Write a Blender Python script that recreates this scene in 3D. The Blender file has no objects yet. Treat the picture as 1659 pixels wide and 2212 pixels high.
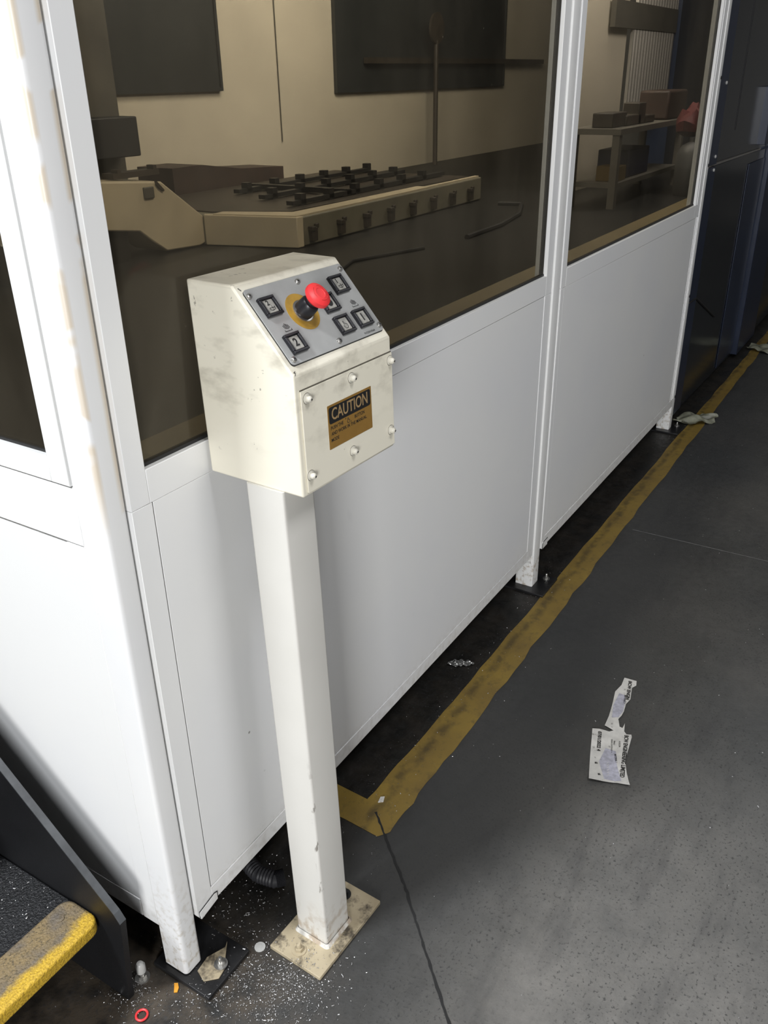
import bpy, bmesh, math, random
from mathutils import Vector, Matrix
random.seed(7)
sc = bpy.context.scene
col = sc.collection
PI = math.pi

# ------------------------------------------------------------------ camera
cam_d = bpy.data.cameras.new('camera'); cam = bpy.data.objects.new('camera', cam_d); col.objects.link(cam)
cam.location = (-0.7025, -0.9078, 1.55)
cam.rotation_euler = (1.10173, 0.01498, -1.01606)
cam_d.sensor_fit = 'HORIZONTAL'; cam_d.sensor_width = 36.0
cam_d.lens = 1862.5 * 36.0 / 1659.0
cam_d.clip_start = 0.02; cam_d.clip_end = 100
sc.camera = cam

# ------------------------------------------------------------------ world, lights, exposure
w = bpy.data.worlds.new('world'); sc.world = w; w.use_nodes = True
w.node_tree.nodes['Background'].inputs[0].default_value = (0.80, 0.88, 1.0, 1)
w.node_tree.nodes['Background'].inputs[1].default_value = 0.12

def area(name, loc, target, size, power, color, size_y=None):
    l = bpy.data.lights.new(name, 'AREA'); l.energy = power; l.color = color
    l.shape = 'RECTANGLE'; l.size = size; l.size_y = size_y or size
    o = bpy.data.objects.new(name, l); col.objects.link(o); o.location = loc
    o.rotation_euler = (Vector(target) - Vector(loc)).to_track_quat('-Z', 'Y').to_euler()
    return o
area('doorway_daylight', (-4.9, -2.75, 1.55), (0.3, -0.2, 0.75), 1.15, 265, (0.985, 0.99, 1.0), 1.9)
area('skylight_daylight', (-1.9, 1.1, 4.4), (0.0, 0.3, 0.6), 0.8, 225, (0.93, 0.96, 1.0), 0.8)
area('overhead_fill', (0.2, -2.3, 4.6), (0.3, -0.8, 0.0), 1.0, 80, (0.98, 0.98, 1.0))  # unseen overhead fill, added to brighten the pedestal top
area('far_overhead_fill', (5.2, -3.2, 5.0), (4.5, -0.9, 0.0), 1.0, 24, (0.98, 0.98, 1.0))  # second unseen fill, added to lift the far floor
area('machine_fill', (6.6, 2.6, 3.9), (8.2, 5.1, 1.7), 3.4, 430, (1.0, 0.96, 0.88), 0.8)  # added fill for the wall behind the windows, no visible source
area('machine_front_fill', (3.6, 0.9, 3.4), (4.2, 3.1, 0.8), 1.2, 150, (1.0, 0.92, 0.80), 0.4)  # added fill on the front of the bed and housing
area('bench_fill', (7.9, 0.7, 3.4), (9.0, 2.2, 1.4), 1.4, 120, (0.97, 0.95, 1.0), 0.5)  # added fill for the things behind the far window

sc.view_settings.view_transform = 'Standard'
sc.view_settings.look = 'None'
sc.view_settings.gamma = 1.0
sc.view_settings.use_curve_mapping = False
sc.view_settings.exposure = 0.0

# ------------------------------------------------------------------ material helpers
def new_mat(name):
    m = bpy.data.materials.new(name); m.use_nodes = True
    return m, m.node_tree, m.node_tree.nodes['Principled BSDF']
def N(nt, t, **kw):
    n = nt.nodes.new(t)
    for k, v in kw.items():
        setattr(n, k, v)
    return n
def coords(nt):
    return N(nt, 'ShaderNodeTexCoord').outputs['Object']
def noise(nt, vec, scale, detail=4, rough=0.55, stretch=None):
    if stretch:
        mp = N(nt, 'ShaderNodeMapping'); nt.links.new(vec, mp.inputs[0]); mp.inputs['Scale'].default_value = stretch; vec = mp.outputs[0]
    n = N(nt, 'ShaderNodeTexNoise'); nt.links.new(vec, n.inputs['Vector'])
    n.inputs['Scale'].default_value = scale; n.inputs['Detail'].default_value = detail; n.inputs['Roughness'].default_value = rough
    return n.outputs['Fac']
def ramp(nt, fac, a, b, va=0.0, vb=1.0):
    r = N(nt, 'ShaderNodeMapRange'); r.clamp = True
    nt.links.new(fac, r.inputs[0])
    r.inputs[1].default_value = a; r.inputs[2].default_value = b; r.inputs[3].default_value = va; r.inputs[4].default_value = vb
    return r.outputs[0]
def mth(nt, op, a, b=None, clamp=False):
    n = N(nt, 'ShaderNodeMath', operation=op); n.use_clamp = clamp
    for i, v in enumerate((a, b)):
        if v is None: continue
        if hasattr(v, 'links'): nt.links.new(v, n.inputs[i])
        else: n.inputs[i].default_value = v
    return n.outputs[0]
def mixc(nt, fac, a, b):
    n = N(nt, 'ShaderNodeMix', data_type='RGBA')
    if hasattr(fac, 'links'): nt.links.new(fac, n.inputs[0])
    else: n.inputs[0].default_value = fac
    for i, v in ((6, a), (7, b)):
        if hasattr(v, 'links'): nt.links.new(v, n.inputs[i])
        else: n.inputs[i].default_value = (*v, 1)
    return n.outputs[2]
def sep(nt, vec):
    n = N(nt, 'ShaderNodeSeparateXYZ'); nt.links.new(vec, n.inputs[0]); return n.outputs
def bump(nt, b, h, strength=0.2, dist=0.002):
    n = N(nt, 'ShaderNodeBump'); nt.links.new(h, n.inputs['Height']); n.inputs['Strength'].default_value = strength; n.inputs['Distance'].default_value = dist
    nt.links.new(n.outputs[0], b.inputs['Normal'])
def plain(name, color, rough=0.5, metal=0.0, var=0.0, vscale=20, bmp=0.0, bscale=200):
    m, nt, b = new_mat(name)
    b.inputs['Roughness'].default_value = rough; b.inputs['Metallic'].default_value = metal
    v = coords(nt)
    dark = tuple(c * (1 - var) for c in color)
    f = ramp(nt, noise(nt, v, vscale), 0.35, 0.7)
    nt.links.new(mixc(nt, f, color, dark), b.inputs['Base Color'])
    if bmp: bump(nt, b, noise(nt, v, bscale, 3), bmp, 0.001)
    return m

M = {}
# enclosure white: powder coat with faint blotches, small dark scuffs
m, nt, b = new_mat('white_powder_coat')
v = coords(nt)
base = mixc(nt, ramp(nt, noise(nt, v, 2.2, 3), 0.4, 0.7), (0.80, 0.80, 0.785), (0.765, 0.77, 0.775))
vo = N(nt, 'ShaderNodeTexVoronoi'); nt.links.new(v, vo.inputs['Vector']); vo.inputs['Scale'].default_value = 9.0
spk = mth(nt, 'MULTIPLY', ramp(nt, vo.outputs['Distance'], 0.018, 0.03, 1, 0), ramp(nt, noise(nt, v, 3.0, 2), 0.5, 0.56))
base = mixc(nt, mth(nt, 'MULTIPLY', spk, 0.75), base, (0.16, 0.15, 0.13))
sm = ramp(nt, noise(nt, v, 6.0, 3, 0.5, (1.6, 1.6, 0.8)), 0.70, 0.80)
base = mixc(nt, mth(nt, 'MULTIPLY', sm, 0.25), base, (0.38, 0.38, 0.38))
zz = sep(nt, v)[2]
low = mth(nt, 'MULTIPLY', ramp(nt, zz, 0.10, 0.20, 1, 0), ramp(nt, noise(nt, v, 60, 5), 0.45, 0.7))
base = mixc(nt, mth(nt, 'MULTIPLY', low, 0.5), base, (0.36, 0.32, 0.26))
nt.links.new(base, b.inputs['Base Color']); b.inputs['Roughness'].default_value = 0.36
M['white'] = m

# post white: same coat with old glue stains along the edges
m, nt, b = new_mat('white_post_paint')
v = coords(nt); s = sep(nt, v)
base = mixc(nt, ramp(nt, noise(nt, v, 3), 0.4, 0.7), (0.80, 0.80, 0.79), (0.76, 0.765, 0.77))
n1 = noise(nt, v, 11.0, 3, 0.5, (0.6, 0.6, 0.75))
edge = mth(nt, 'MAXIMUM', ramp(nt, s[0], 0.030, 0.036, 0, 1), ramp(nt, s[0], 0.005, 0.010, 1, 0))
front = ramp(nt, s[1], 0.004, 0.010, 1, 0)
hi = ramp(nt, s[2], 0.95, 1.06)
stn = mth(nt, 'MULTIPLY', mth(nt, 'MULTIPLY', edge, front), mth(nt, 'MULTIPLY', hi, ramp(nt, n1, 0.46, 0.50)))
base = mixc(nt, mth(nt, 'MULTIPLY', stn, 0.75), base, (0.62, 0.52, 0.38))
low = mth(nt, 'MULTIPLY', ramp(nt, s[2], 0.02, 0.30, 1, 0), ramp(nt, noise(nt, v, 70, 5), 0.5, 0.66))
base = mixc(nt, mth(nt, 'MULTIPLY', low, 0.7), base, (0.42, 0.36, 0.26))
nt.links.new(base, b.inputs['Base Color']); b.inputs['Roughness'].default_value = 0.38
M['post'] = m

# cream paint of the pedestal, grubby around the top
m, nt, b = new_mat('cream_paint')
v = coords(nt); s = sep(nt, v)
base = mixc(nt, ramp(nt, noise(nt, v, 5), 0.4, 0.7), (0.80, 0.76, 0.635), (0.78, 0.74, 0.61))
hi = mth(nt, 'MULTIPLY', ramp(nt, s[2], 1.03, 1.15, 0, 1), ramp(nt, noise(nt, v, 14, 4, 0.6, (1, 0.7, 1.5)), 0.50, 0.68))
base = mixc(nt, mth(nt, 'MULTIPLY', hi, 0.62), base, (0.36, 0.33, 0.26))
top = mth(nt, 'MULTIPLY', ramp(nt, s[2], 1.287, 1.292), ramp(nt, noise(nt, v, 9, 4), 0.30, 0.6))
base = mixc(nt, mth(nt, 'MULTIPLY', top, 0.35), base, (0.42, 0.37, 0.27))
fl = mth(nt, 'MULTIPLY', ramp(nt, noise(nt, v, 90, 4), 0.66, 0.70), ramp(nt, noise(nt, v, 12, 2), 0.52, 0.6))
base = mixc(nt, mth(nt, 'MULTIPLY', fl, 0.7), base, (0.20, 0.18, 0.15))
nt.links.new(base, b.inputs['Base Color']); b.inputs['Roughness'].default_value = 0.4
M['cream'] = m
# pedestal column: cleaner, chipped near the foot
m, nt, b = new_mat('cream_column_paint')
v = coords(nt); s = sep(nt, v)
base = mixc(nt, ramp(nt, noise(nt, v, 5), 0.4, 0.7), (0.66, 0.645, 0.60), (0.63, 0.615, 0.57))
low = mth(nt, 'MULTIPLY', ramp(nt, s[2], 0.01, 0.12, 1, 0), ramp(nt, noise(nt, v, 45, 5), 0.46, 0.62))
base = mixc(nt, mth(nt, 'MULTIPLY', low, 0.8), base, (0.36, 0.27, 0.18))
nearx = mth(nt, 'ABSOLUTE', mth(nt, 'SUBTRACT', s[0], 0.002))
neary = mth(nt, 'ABSOLUTE', mth(nt, 'SUBTRACT', s[1], mth(nt, 'MULTIPLY', s[2], 0.0354)))
corner = mth(nt, 'MULTIPLY', ramp(nt, mth(nt, 'ADD', nearx, neary), 0.004, 0.009, 1, 0), ramp(nt, noise(nt, v, 60, 4, 0.6, (1, 1, 0.35)), 0.55, 0.6))
corner = mth(nt, 'MULTIPLY', corner, ramp(nt, s[2], 0.35, 0.5, 1, 0))
base = mixc(nt, mth(nt, 'MULTIPLY', corner, 0.8), base, (0.12, 0.10, 0.08))
nt.links.new(base, b.inputs['Base Color']); b.inputs['Roughness'].default_value = 0.4
M['column'] = m
# dirty base plate
m, nt, b = new_mat('dirty_cream_plate')
v = coords(nt)
base = mixc(nt, ramp(nt, noise(nt, v, 10, 5), 0.35, 0.7), (0.50, 0.425, 0.29), (0.34, 0.28, 0.18))
base = mixc(nt, ramp(nt, noise(nt, v, 28, 6, 0.65), 0.52, 0.66), base, (0.08, 0.065, 0.045))
nt.links.new(base, b.inputs['Base Color']); b.inputs['Roughness'].default_value = 0.6
M['plate'] = m
M['gap'] = plain('dark_gasket', (0.012, 0.012, 0.012), 0.6)
M['black'] = plain('black_plastic', (0.018, 0.018, 0.022), 0.35, 0, 0.3, 40)
M['silver'] = plain('brushed_panel', (0.40, 0.405, 0.395), 0.45, 0.12, 0.22, 14)
M['steel'] = plain('zinc_steel', (0.62, 0.61, 0.58), 0.28, 0.9, 0.3, 60)
M['creamscrew'] = plain('painted_screw', (0.64, 0.615, 0.53), 0.35)
M['red'] = plain('red_plastic', (0.86, 0.045, 0.05), 0.42, 0, 0.12, 60)
M['reddark'] = plain('red_marking', (0.55, 0.03, 0.03), 0.5)
M['yellowdisc'] = plain('mustard_ring', (0.46, 0.27, 0.035), 0.5, 0, 0.25, 60)
M['lens'] = plain('grubby_lens', (0.40, 0.39, 0.35), 0.3, 0, 0.45, 120)
M['ink'] = plain('black_ink', (0.015, 0.015, 0.015), 0.5)
M['gold'] = plain('sticker_gold', (0.27, 0.15, 0.035), 0.45, 0.0, 0.15, 30)
M['goldtext'] = plain('sticker_gold_text', (0.34, 0.23, 0.11), 0.45)
M['navy'] = plain('navy_gloss_paint', (0.022, 0.030, 0.055), 0.3, 0, 0.3, 3)
M['navydark'] = plain('dark_navy_sheet', (0.017, 0.019, 0.022), 0.16, 0, 0.2, 2)
M['rubber'] = plain('oily_rubber', (0.016, 0.016, 0.017), 0.35, 0, 0.5, 25, 0.6, 60)
M['stairside'] = plain('dark_step_paint', (0.0065, 0.0068, 0.008), 0.5, 0, 0.3, 12, 0.3, 300)
M['stairedge'] = plain('worn_step_edge', (0.075, 0.08, 0.085), 0.5, 0, 0.45, 30)
M['beige'] = plain('cream_wall_sheet', (0.58, 0.52, 0.41), 0.6, 0, 0.2, 0.8)
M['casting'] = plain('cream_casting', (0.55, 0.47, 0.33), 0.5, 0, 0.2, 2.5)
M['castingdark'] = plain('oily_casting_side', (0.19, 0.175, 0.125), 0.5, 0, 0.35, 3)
M['tray'] = plain('dark_tray_sheet', (0.011, 0.0105, 0.009), 0.5, 0, 0.4, 1.2)
M['darkwin'] = plain('dark_opening', (0.030, 0.033, 0.033), 0.3, 0, 0.3, 1.5)
M['grime'] = plain('grimy_machine_grey', (0.09, 0.082, 0.065), 0.55, 0, 0.4, 3)
M['ledge'] = plain('tan_ledge', (0.34, 0.275, 0.155), 0.5, 0, 0.2, 4)
M['rust'] = plain('rusty_red', (0.05, 0.030, 0.022), 0.6, 0, 0.4, 6)
M['redbag'] = plain('red_cloth', (0.09, 0.008, 0.008), 0.6, 0, 0.3, 8)
M['blue'] = plain('deep_blue', (0.008, 0.020, 0.055), 0.4, 0, 0.3, 2)
M['bluebin'] = plain('navy_bin', (0.012, 0.014, 0.04), 0.5)
M['yellowbox'] = plain('ochre_box', (0.13, 0.085, 0.02), 0.6)
M['greycan'] = plain('grey_canister', (0.07, 0.07, 0.068), 0.5)
M['benchgrey'] = plain('bench_frame_paint', (0.13, 0.12, 0.10), 0.5)
M['greyhose'] = plain('grey_hose', (0.022, 0.022, 0.025), 0.5)
M['outer'] = plain('workshop_wall', (0.22, 0.22, 0.215), 0.8, 0, 0.2, 0.5)
M['clutter'] = plain('oily_clutter', (0.045, 0.035, 0.025), 0.5, 0, 0.4, 8)

# ribbed shutter
m, nt, b = new_mat('ribbed_shutter_sheet')
v = coords(nt)
wv = N(nt, 'ShaderNodeTexWave'); wv.bands_direction = 'X'; nt.links.new(v, wv.inputs[0]); wv.inputs['Scale'].default_value = 3.2; wv.inputs['Distortion'].default_value = 0.6
nt.links.new(mixc(nt, wv.outputs['Fac'], (0.24, 0.225, 0.20), (0.70, 0.66, 0.60)), b.inputs['Base Color']); b.inputs['Roughness'].default_value = 0.6
M['shutter'] = m

# swarf
m, nt, b = new_mat('bright_swarf')
nt.links.new(mixc(nt, ramp(nt, noise(nt, coords(nt), 500, 2), 0.42, 0.6), (0.10, 0.095, 0.085), (0.85, 0.85, 0.86)), b.inputs['Base Color']); b.inputs['Metallic'].default_value = 0.5; b.inputs['Roughness'].default_value = 0.35
M['swarf'] = m

# floor: painted concrete, oil-soaked by the machine, worn pale towards the aisle
m, nt, b = new_mat('worn_grey_floor')
v = coords(nt); s = sep(nt, v)
big = noise(nt, v, 1.6, 5, 0.6)
fine = noise(nt, v, 38, 5, 0.6)
base = mixc(nt, ramp(nt, big, 0.36, 0.66), (0.050, 0.053, 0.054), (0.085, 0.084, 0.080))
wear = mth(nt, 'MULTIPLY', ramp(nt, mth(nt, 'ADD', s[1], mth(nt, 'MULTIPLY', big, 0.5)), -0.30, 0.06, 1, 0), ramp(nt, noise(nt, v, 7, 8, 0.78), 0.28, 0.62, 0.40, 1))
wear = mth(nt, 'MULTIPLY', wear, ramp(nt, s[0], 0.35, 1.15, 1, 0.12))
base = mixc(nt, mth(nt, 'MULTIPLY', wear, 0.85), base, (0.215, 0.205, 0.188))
st = noise(nt, v, 7, 4, 0.6, (0.5, 2.2, 1))
base = mixc(nt, mth(nt, 'MULTIPLY', ramp(nt, st, 0.52, 0.72), 0.45), base, (0.045, 0.045, 0.047))
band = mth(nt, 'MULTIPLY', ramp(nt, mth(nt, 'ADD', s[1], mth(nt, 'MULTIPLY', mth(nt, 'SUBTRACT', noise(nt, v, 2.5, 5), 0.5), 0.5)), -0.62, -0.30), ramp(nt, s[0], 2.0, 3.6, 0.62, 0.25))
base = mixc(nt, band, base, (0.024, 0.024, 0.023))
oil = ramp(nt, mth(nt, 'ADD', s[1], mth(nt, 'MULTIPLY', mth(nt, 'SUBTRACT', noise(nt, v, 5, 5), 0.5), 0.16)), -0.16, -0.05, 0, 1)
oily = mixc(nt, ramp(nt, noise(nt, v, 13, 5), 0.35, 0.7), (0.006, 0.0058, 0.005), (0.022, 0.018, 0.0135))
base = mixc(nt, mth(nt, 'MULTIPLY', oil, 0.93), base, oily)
brown = mth(nt, 'MULTIPLY', ramp(nt, s[0], 0.0, 0.22, 1, 0), mth(nt, 'MULTIPLY', ramp(nt, s[1], -0.34, -0.16, 0, 1), ramp(nt, noise(nt, v, 16, 5), 0.36, 0.56)))
base = mixc(nt, mth(nt, 'MULTIPLY', brown, 0.55), base, (0.10, 0.078, 0.055))
pit = mth(nt, 'MULTIPLY', ramp(nt, noise(nt, v, 150, 3, 0.6), 0.57, 0.66), ramp(nt, noise(nt, v, 3, 2), 0.36, 0.50))
base = mixc(nt, mth(nt, 'MULTIPLY', pit, 0.7), base, (0.03, 0.03, 0.03))
vo = N(nt, 'ShaderNodeTexVoronoi'); nt.links.new(v, vo.inputs['Vector']); vo.inputs['Scale'].default_value = 26
spk = mth(nt, 'MULTIPLY', ramp(nt, vo.outputs['Distance'], 0.035, 0.05, 1, 0), ramp(nt, noise(nt, v, 11, 2), 0.56, 0.60))
base = mixc(nt, mth(nt, 'MULTIPLY', spk, 0.8), base, (0.5, 0.5, 0.5))
nt.links.new(base, b.inputs['Base Color'])
nt.links.new(ramp(nt, fine, 0.3, 0.7, 0.38, 0.62), b.inputs['Roughness'])
bump(nt, b, mth(nt, 'ADD', mth(nt, 'MULTIPLY', noise(nt, v, 150, 3, 0.6), 0.7), fine), 0.35, 0.002)
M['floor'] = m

# yellow line paint
m, nt, b = new_mat('worn_yellow_line')
v = coords(nt); s = sep(nt, v)
base = mixc(nt, ramp(nt, noise(nt, v, 8, 5), 0.35, 0.68), (0.27, 0.180, 0.034), (0.19, 0.125, 0.030))
base = mixc(nt, ramp(nt, noise(nt, v, 30, 6, 0.7), 0.52, 0.70, 0, 0.5), base, (0.055, 0.042, 0.025))
mid = mth(nt, 'ABSOLUTE', mth(nt, 'ADD', mth(nt, 'ADD', s[1], 0.082), mth(nt, 'MULTIPLY', mth(nt, 'SUBTRACT', noise(nt, v, 7, 4), 0.5), 0.05)))
md = mth(nt, 'MULTIPLY', ramp(nt, mid, 0.004, 0.018, 1, 0), ramp(nt, noise(nt, v, 22, 5), 0.38, 0.56))
base = mixc(nt, mth(nt, 'MULTIPLY', md, 0.55), base, (0.03, 0.024, 0.015))
nt.links.new(base, b.inputs['Base Color']); b.inputs['Roughness'].default_value = 0.55
bump(nt, b, noise(nt, v, 120, 4), 0.3, 0.001)
M['line'] = m

# nosing: bright grit on the lip, worn grey-brown on the tread
m, nt, b = new_mat('yellow_grit_nosing')
v = coords(nt); s = sep(nt, v)
yy = mth(nt, 'ADD', s[1], mth(nt, 'MULTIPLY', mth(nt, 'SUBTRACT', noise(nt, v, 16, 5, 0.7), 0.5), 0.045))
worn = mth(nt, 'MULTIPLY', ramp(nt, yy, 0.112, 0.124), 1.0)
wc = mixc(nt, ramp(nt, noise(nt, v, 22, 5), 0.38, 0.66), (0.24, 0.175, 0.085), (0.13, 0.115, 0.10))
yc = mixc(nt, ramp(nt, noise(nt, v, 260, 4), 0.42, 0.7), (0.62, 0.40, 0.035), (0.34, 0.21, 0.02))
wc = mixc(nt, ramp(nt, noise(nt, v, 240, 3), 0.5, 0.7), wc, (0.09, 0.07, 0.04))
nt.links.new(mixc(nt, worn, yc, wc), b.inputs['Base Color']); b.inputs['Roughness'].default_value = 0.6
bump(nt, b, noise(nt, v, 260, 3), 0.9, 0.0025)
M['nosing'] = m
# black grit tread
m, nt, b = new_mat('black_grit_tread')
v = coords(nt)
nt.links.new(mixc(nt, ramp(nt, noise(nt, v, 260, 4), 0.45, 0.75), (0.006, 0.0062, 0.007), (0.026, 0.027, 0.03)), b.inputs['Base Color']); b.inputs['Roughness'].default_value = 0.42
bump(nt, b, noise(nt, v, 260, 3), 1.0, 0.003)
M['grit'] = m

# smoked, grimy window glass
def glass_mat(name, tint, dust, gmul=1.0):
    m = bpy.data.materials.new(name); m.use_nodes = True; nt = m.node_tree; nt.nodes.clear()
    out = N(nt, 'ShaderNodeOutputMaterial'); tr = N(nt, 'ShaderNodeBsdfTransparent'); gl = N(nt, 'ShaderNodeBsdfGlossy'); df = N(nt, 'ShaderNodeBsdfDiffuse')
    tr.inputs[0].default_value = (*tint, 1); gl.inputs['Roughness'].default_value = 0.06; gl.inputs[0].default_value = (0.9, 0.9, 0.9, 1)
    df.inputs[0].default_value = (0.55, 0.48, 0.36, 1)
    fr = N(nt, 'ShaderNodeFresnel'); fr.inputs[0].default_value = 1.4
    a = N(nt, 'ShaderNodeMixShader'); bb = N(nt, 'ShaderNodeMixShader')
    v = coords(nt)
    d = ramp(nt, noise(nt, v, 2.2, 6, 0.6, (1, 1, 0.35)), 0.38, 0.66, dust * 0.4, dust * 2.4)
    vo = N(nt, 'ShaderNodeTexVoronoi'); nt.links.new(v, vo.inputs['Vector']); vo.inputs['Scale'].default_value = 30
    sp = mth(nt, 'MULTIPLY', ramp(nt, vo.outputs['Distance'], 0.03, 0.06, 1, 0), ramp(nt, noise(nt, v, 14, 2), 0.56, 0.62))
    d = mth(nt, 'ADD', d, mth(nt, 'MULTIPLY', sp, 0.15))
    nt.links.new(d, a.inputs[0]); nt.links.new(tr.outputs[0], a.inputs[1]); nt.links.new(df.outputs[0], a.inputs[2])
    nt.links.new(mth(nt, 'MULTIPLY', fr.outputs[0], gmul), bb.inputs[0]); nt.links.new(a.outputs[0], bb.inputs[1]); nt.links.new(gl.outputs[0], bb.inputs[2])
    nt.links.new(bb.outputs[0], out.inputs[0])
    return m
M['glass'] = glass_mat('smoked_glass', (0.50, 0.485, 0.445), 0.024, 0.14)
M['glassfar'] = glass_mat('smoked_glass_far', (0.50, 0.485, 0.445), 0.024, 0.14)

# printed paper
m, nt, b = new_mat('torn_paper')
v = coords(nt); s = sep(nt, v)
base = mixc(nt, ramp(nt, noise(nt, v, 30, 4), 0.35, 0.7), (0.76, 0.75, 0.71), (0.58, 0.57, 0.54))
base = mixc(nt, ramp(nt, noise(nt, v, 55, 5), 0.62, 0.68, 0, 0.6), base, (0.12, 0.11, 0.10))
nt.links.new(base, b.inputs['Base Color']); b.inputs['Roughness'].default_value = 0.7
M['paper'] = m
M['lilac'] = plain('lilac_print', (0.56, 0.56, 0.65), 0.7, 0, 0.35, 90)
M['film'] = plain('crumpled_film', (0.24, 0.245, 0.18), 0.4, 0, 0.5, 25)
M['foil'] = plain('crumpled_foil', (0.30, 0.30, 0.29), 0.3, 0.6, 0.6, 60)
M['orange'] = plain('orange_plastic', (0.80, 0.36, 0.03), 0.5)
M['clear'] = plain('milky_plastic', (0.45, 0.45, 0.43), 0.3)

# ------------------------------------------------------------------ mesh helpers
def box(x0, x1, y0, y1, z0, z1):
    v = [(x, y, z) for z in (z0, z1) for y in (y0, y1) for x in (x0, x1)]
    return v, [(0, 2, 3, 1), (4, 5, 7, 6), (0, 1, 5, 4), (2, 6, 7, 3), (0, 4, 6, 2), (1, 3, 7, 5)]
def prism(poly, a, b, axis='x'):
    """extrude a 2D polygon between a and b along an axis"""
    def P(u, w_, t):
        return {'x': (t, u, w_), 'y': (u, t, w_), 'z': (u, w_, t)}[axis]
    n = len(poly)
    v = [P(u, w_, a) for u, w_ in poly] + [P(u, w_, b) for u, w_ in poly]
    f = [tuple(range(n)), tuple(range(2 * n - 1, n - 1, -1))] + [(i, (i + 1) % n, n + (i + 1) % n, n + i) for i in range(n)]
    return v, f
def rrect(x0, x1, y0, y1, r, n=5):
    p = []
    for cx, cy, a0 in ((x1 - r, y1 - r, 0), (x0 + r, y1 - r, 90), (x0 + r, y0 + r, 180), (x1 - r, y0 + r, 270)):
        for i in range(n + 1):
            a = math.radians(a0 + 90 * i / n); p.append((cx + r * math.cos(a), cy + r * math.sin(a)))
    return p
def lathe(prof, n=28, c=(0, 0, 0)):
    v, f = [], []
    for r, z in prof:
        for i in range(n):
            a = 2 * PI * i / n; v.append((c[0] + r * math.cos(a), c[1] + r * math.sin(a), c[2] + z))
    for k in range(len(prof) - 1):
        for i in range(n):
            j = (i + 1) % n; f.append((k * n + i, k * n + j, (k + 1) * n + j, (k + 1) * n + i))
    f.append(tuple(range(n - 1, -1, -1))); m_ = (len(prof) - 1) * n; f.append(tuple(range(m_, m_ + n)))
    return v, f
def tube(pts, r, n=10):
    pts = [Vector(p) for p in pts]; v, f = [], []
    for i, p in enumerate(pts):
        t = (pts[min(i + 1, len(pts) - 1)] - pts[max(i - 1, 0)]).normalized()
        up = Vector((0, 0, 1)) if abs(t.z) < 0.9 else Vector((1, 0, 0))
        a = t.cross(up).normalized(); b_ = t.cross(a)
        rr = r(i) if callable(r) else r
        for k in range(n):
            g = 2 * PI * k / n; v.append(tuple(p + a * math.cos(g) * rr + b_ * math.sin(g) * rr))
    for i in range(len(pts) - 1):
        for k in range(n):
            j = (k + 1) % n; f.append((i * n + k, i * n + j, (i + 1) * n + j, (i + 1) * n + k))
    f.append(tuple(range(n - 1, -1, -1))); m_ = (len(pts) - 1) * n; f.append(tuple(range(m_, m_ + n)))
    return v, f
def shift(sh, d):
    return [(x + d[0], y + d[1], z + d[2]) for x, y, z in sh[0]], sh[1]
def obj(name, shapes, mat, parent=None, xf=None, bevel=0.0, smooth=False, seg=2):
    if isinstance(shapes, tuple): shapes = [shapes]
    bm = bmesh.new()
    for vs, fs in shapes:
        bv = [bm.verts.new(xf @ Vector(p) if xf else p) for p in vs]
        for f in fs:
            try: bm.faces.new([bv[i] for i in f])
            except ValueError: pass
    bmesh.ops.recalc_face_normals(bm, faces=bm.faces)
    me = bpy.data.meshes.new(name); bm.to_mesh(me); bm.free()
    me.materials.append(M[mat])
    o = bpy.data.objects.new(name, me); col.objects.link(o)
    if parent: o.parent = parent
    if bevel:
        bv = o.modifiers.new('bevel', 'BEVEL'); bv.width = bevel; bv.segments = seg; bv.limit_method = 'ANGLE'; bv.angle_limit = math.radians(40)
        smooth = True
    if smooth:
        for p in me.polygons: p.use_smooth = True
        try: me.set_sharp_from_angle(angle=math.radians(35))
        except Exception: pass
    return o
def tag(o, label, cat, group=None, kind=None):
    o['label'] = label; o['category'] = cat
    if group: o['group'] = group
    if kind: o['kind'] = kind
    return o
def thing(name, loc, label, cat, group=None):
    o = bpy.data.objects.new(name, None); col.objects.link(o); o.location = loc; o.empty_display_size = 0.05
    return tag(o, label, cat, group)
def struct(o):
    o['kind'] = 'structure'; return o
def text(name, s, size, mat, parent, xf, depth=0.0002, bold=0.0, width=None, spacing=1.0):
    c = bpy.data.curves.new(name, 'FONT'); c.body = s; c.size = size; c.extrude = depth; c.offset = bold; c.align_x = 'CENTER'; c.align_y = 'CENTER'
    c.space_character = spacing; c.resolution_u = 3
    t = bpy.data.objects.new(name + '_curve', c); col.objects.link(t)
    bpy.context.view_layer.update()
    me = bpy.data.meshes.new_from_object(t.evaluated_get(bpy.context.evaluated_depsgraph_get()))
    bpy.data.objects.remove(t)
    if width:
        xs = [v.co.x for v in me.vertices]; k = width / (max(xs) - min(xs))
        for v in me.vertices: v.co.x *= k
    me.transform(xf); me.name = name
    me.materials.clear(); me.materials.append(M[mat])
    o = bpy.data.objects.new(name, me); col.objects.link(o); o.parent = parent
    return o
T = Matrix.Translation

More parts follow.
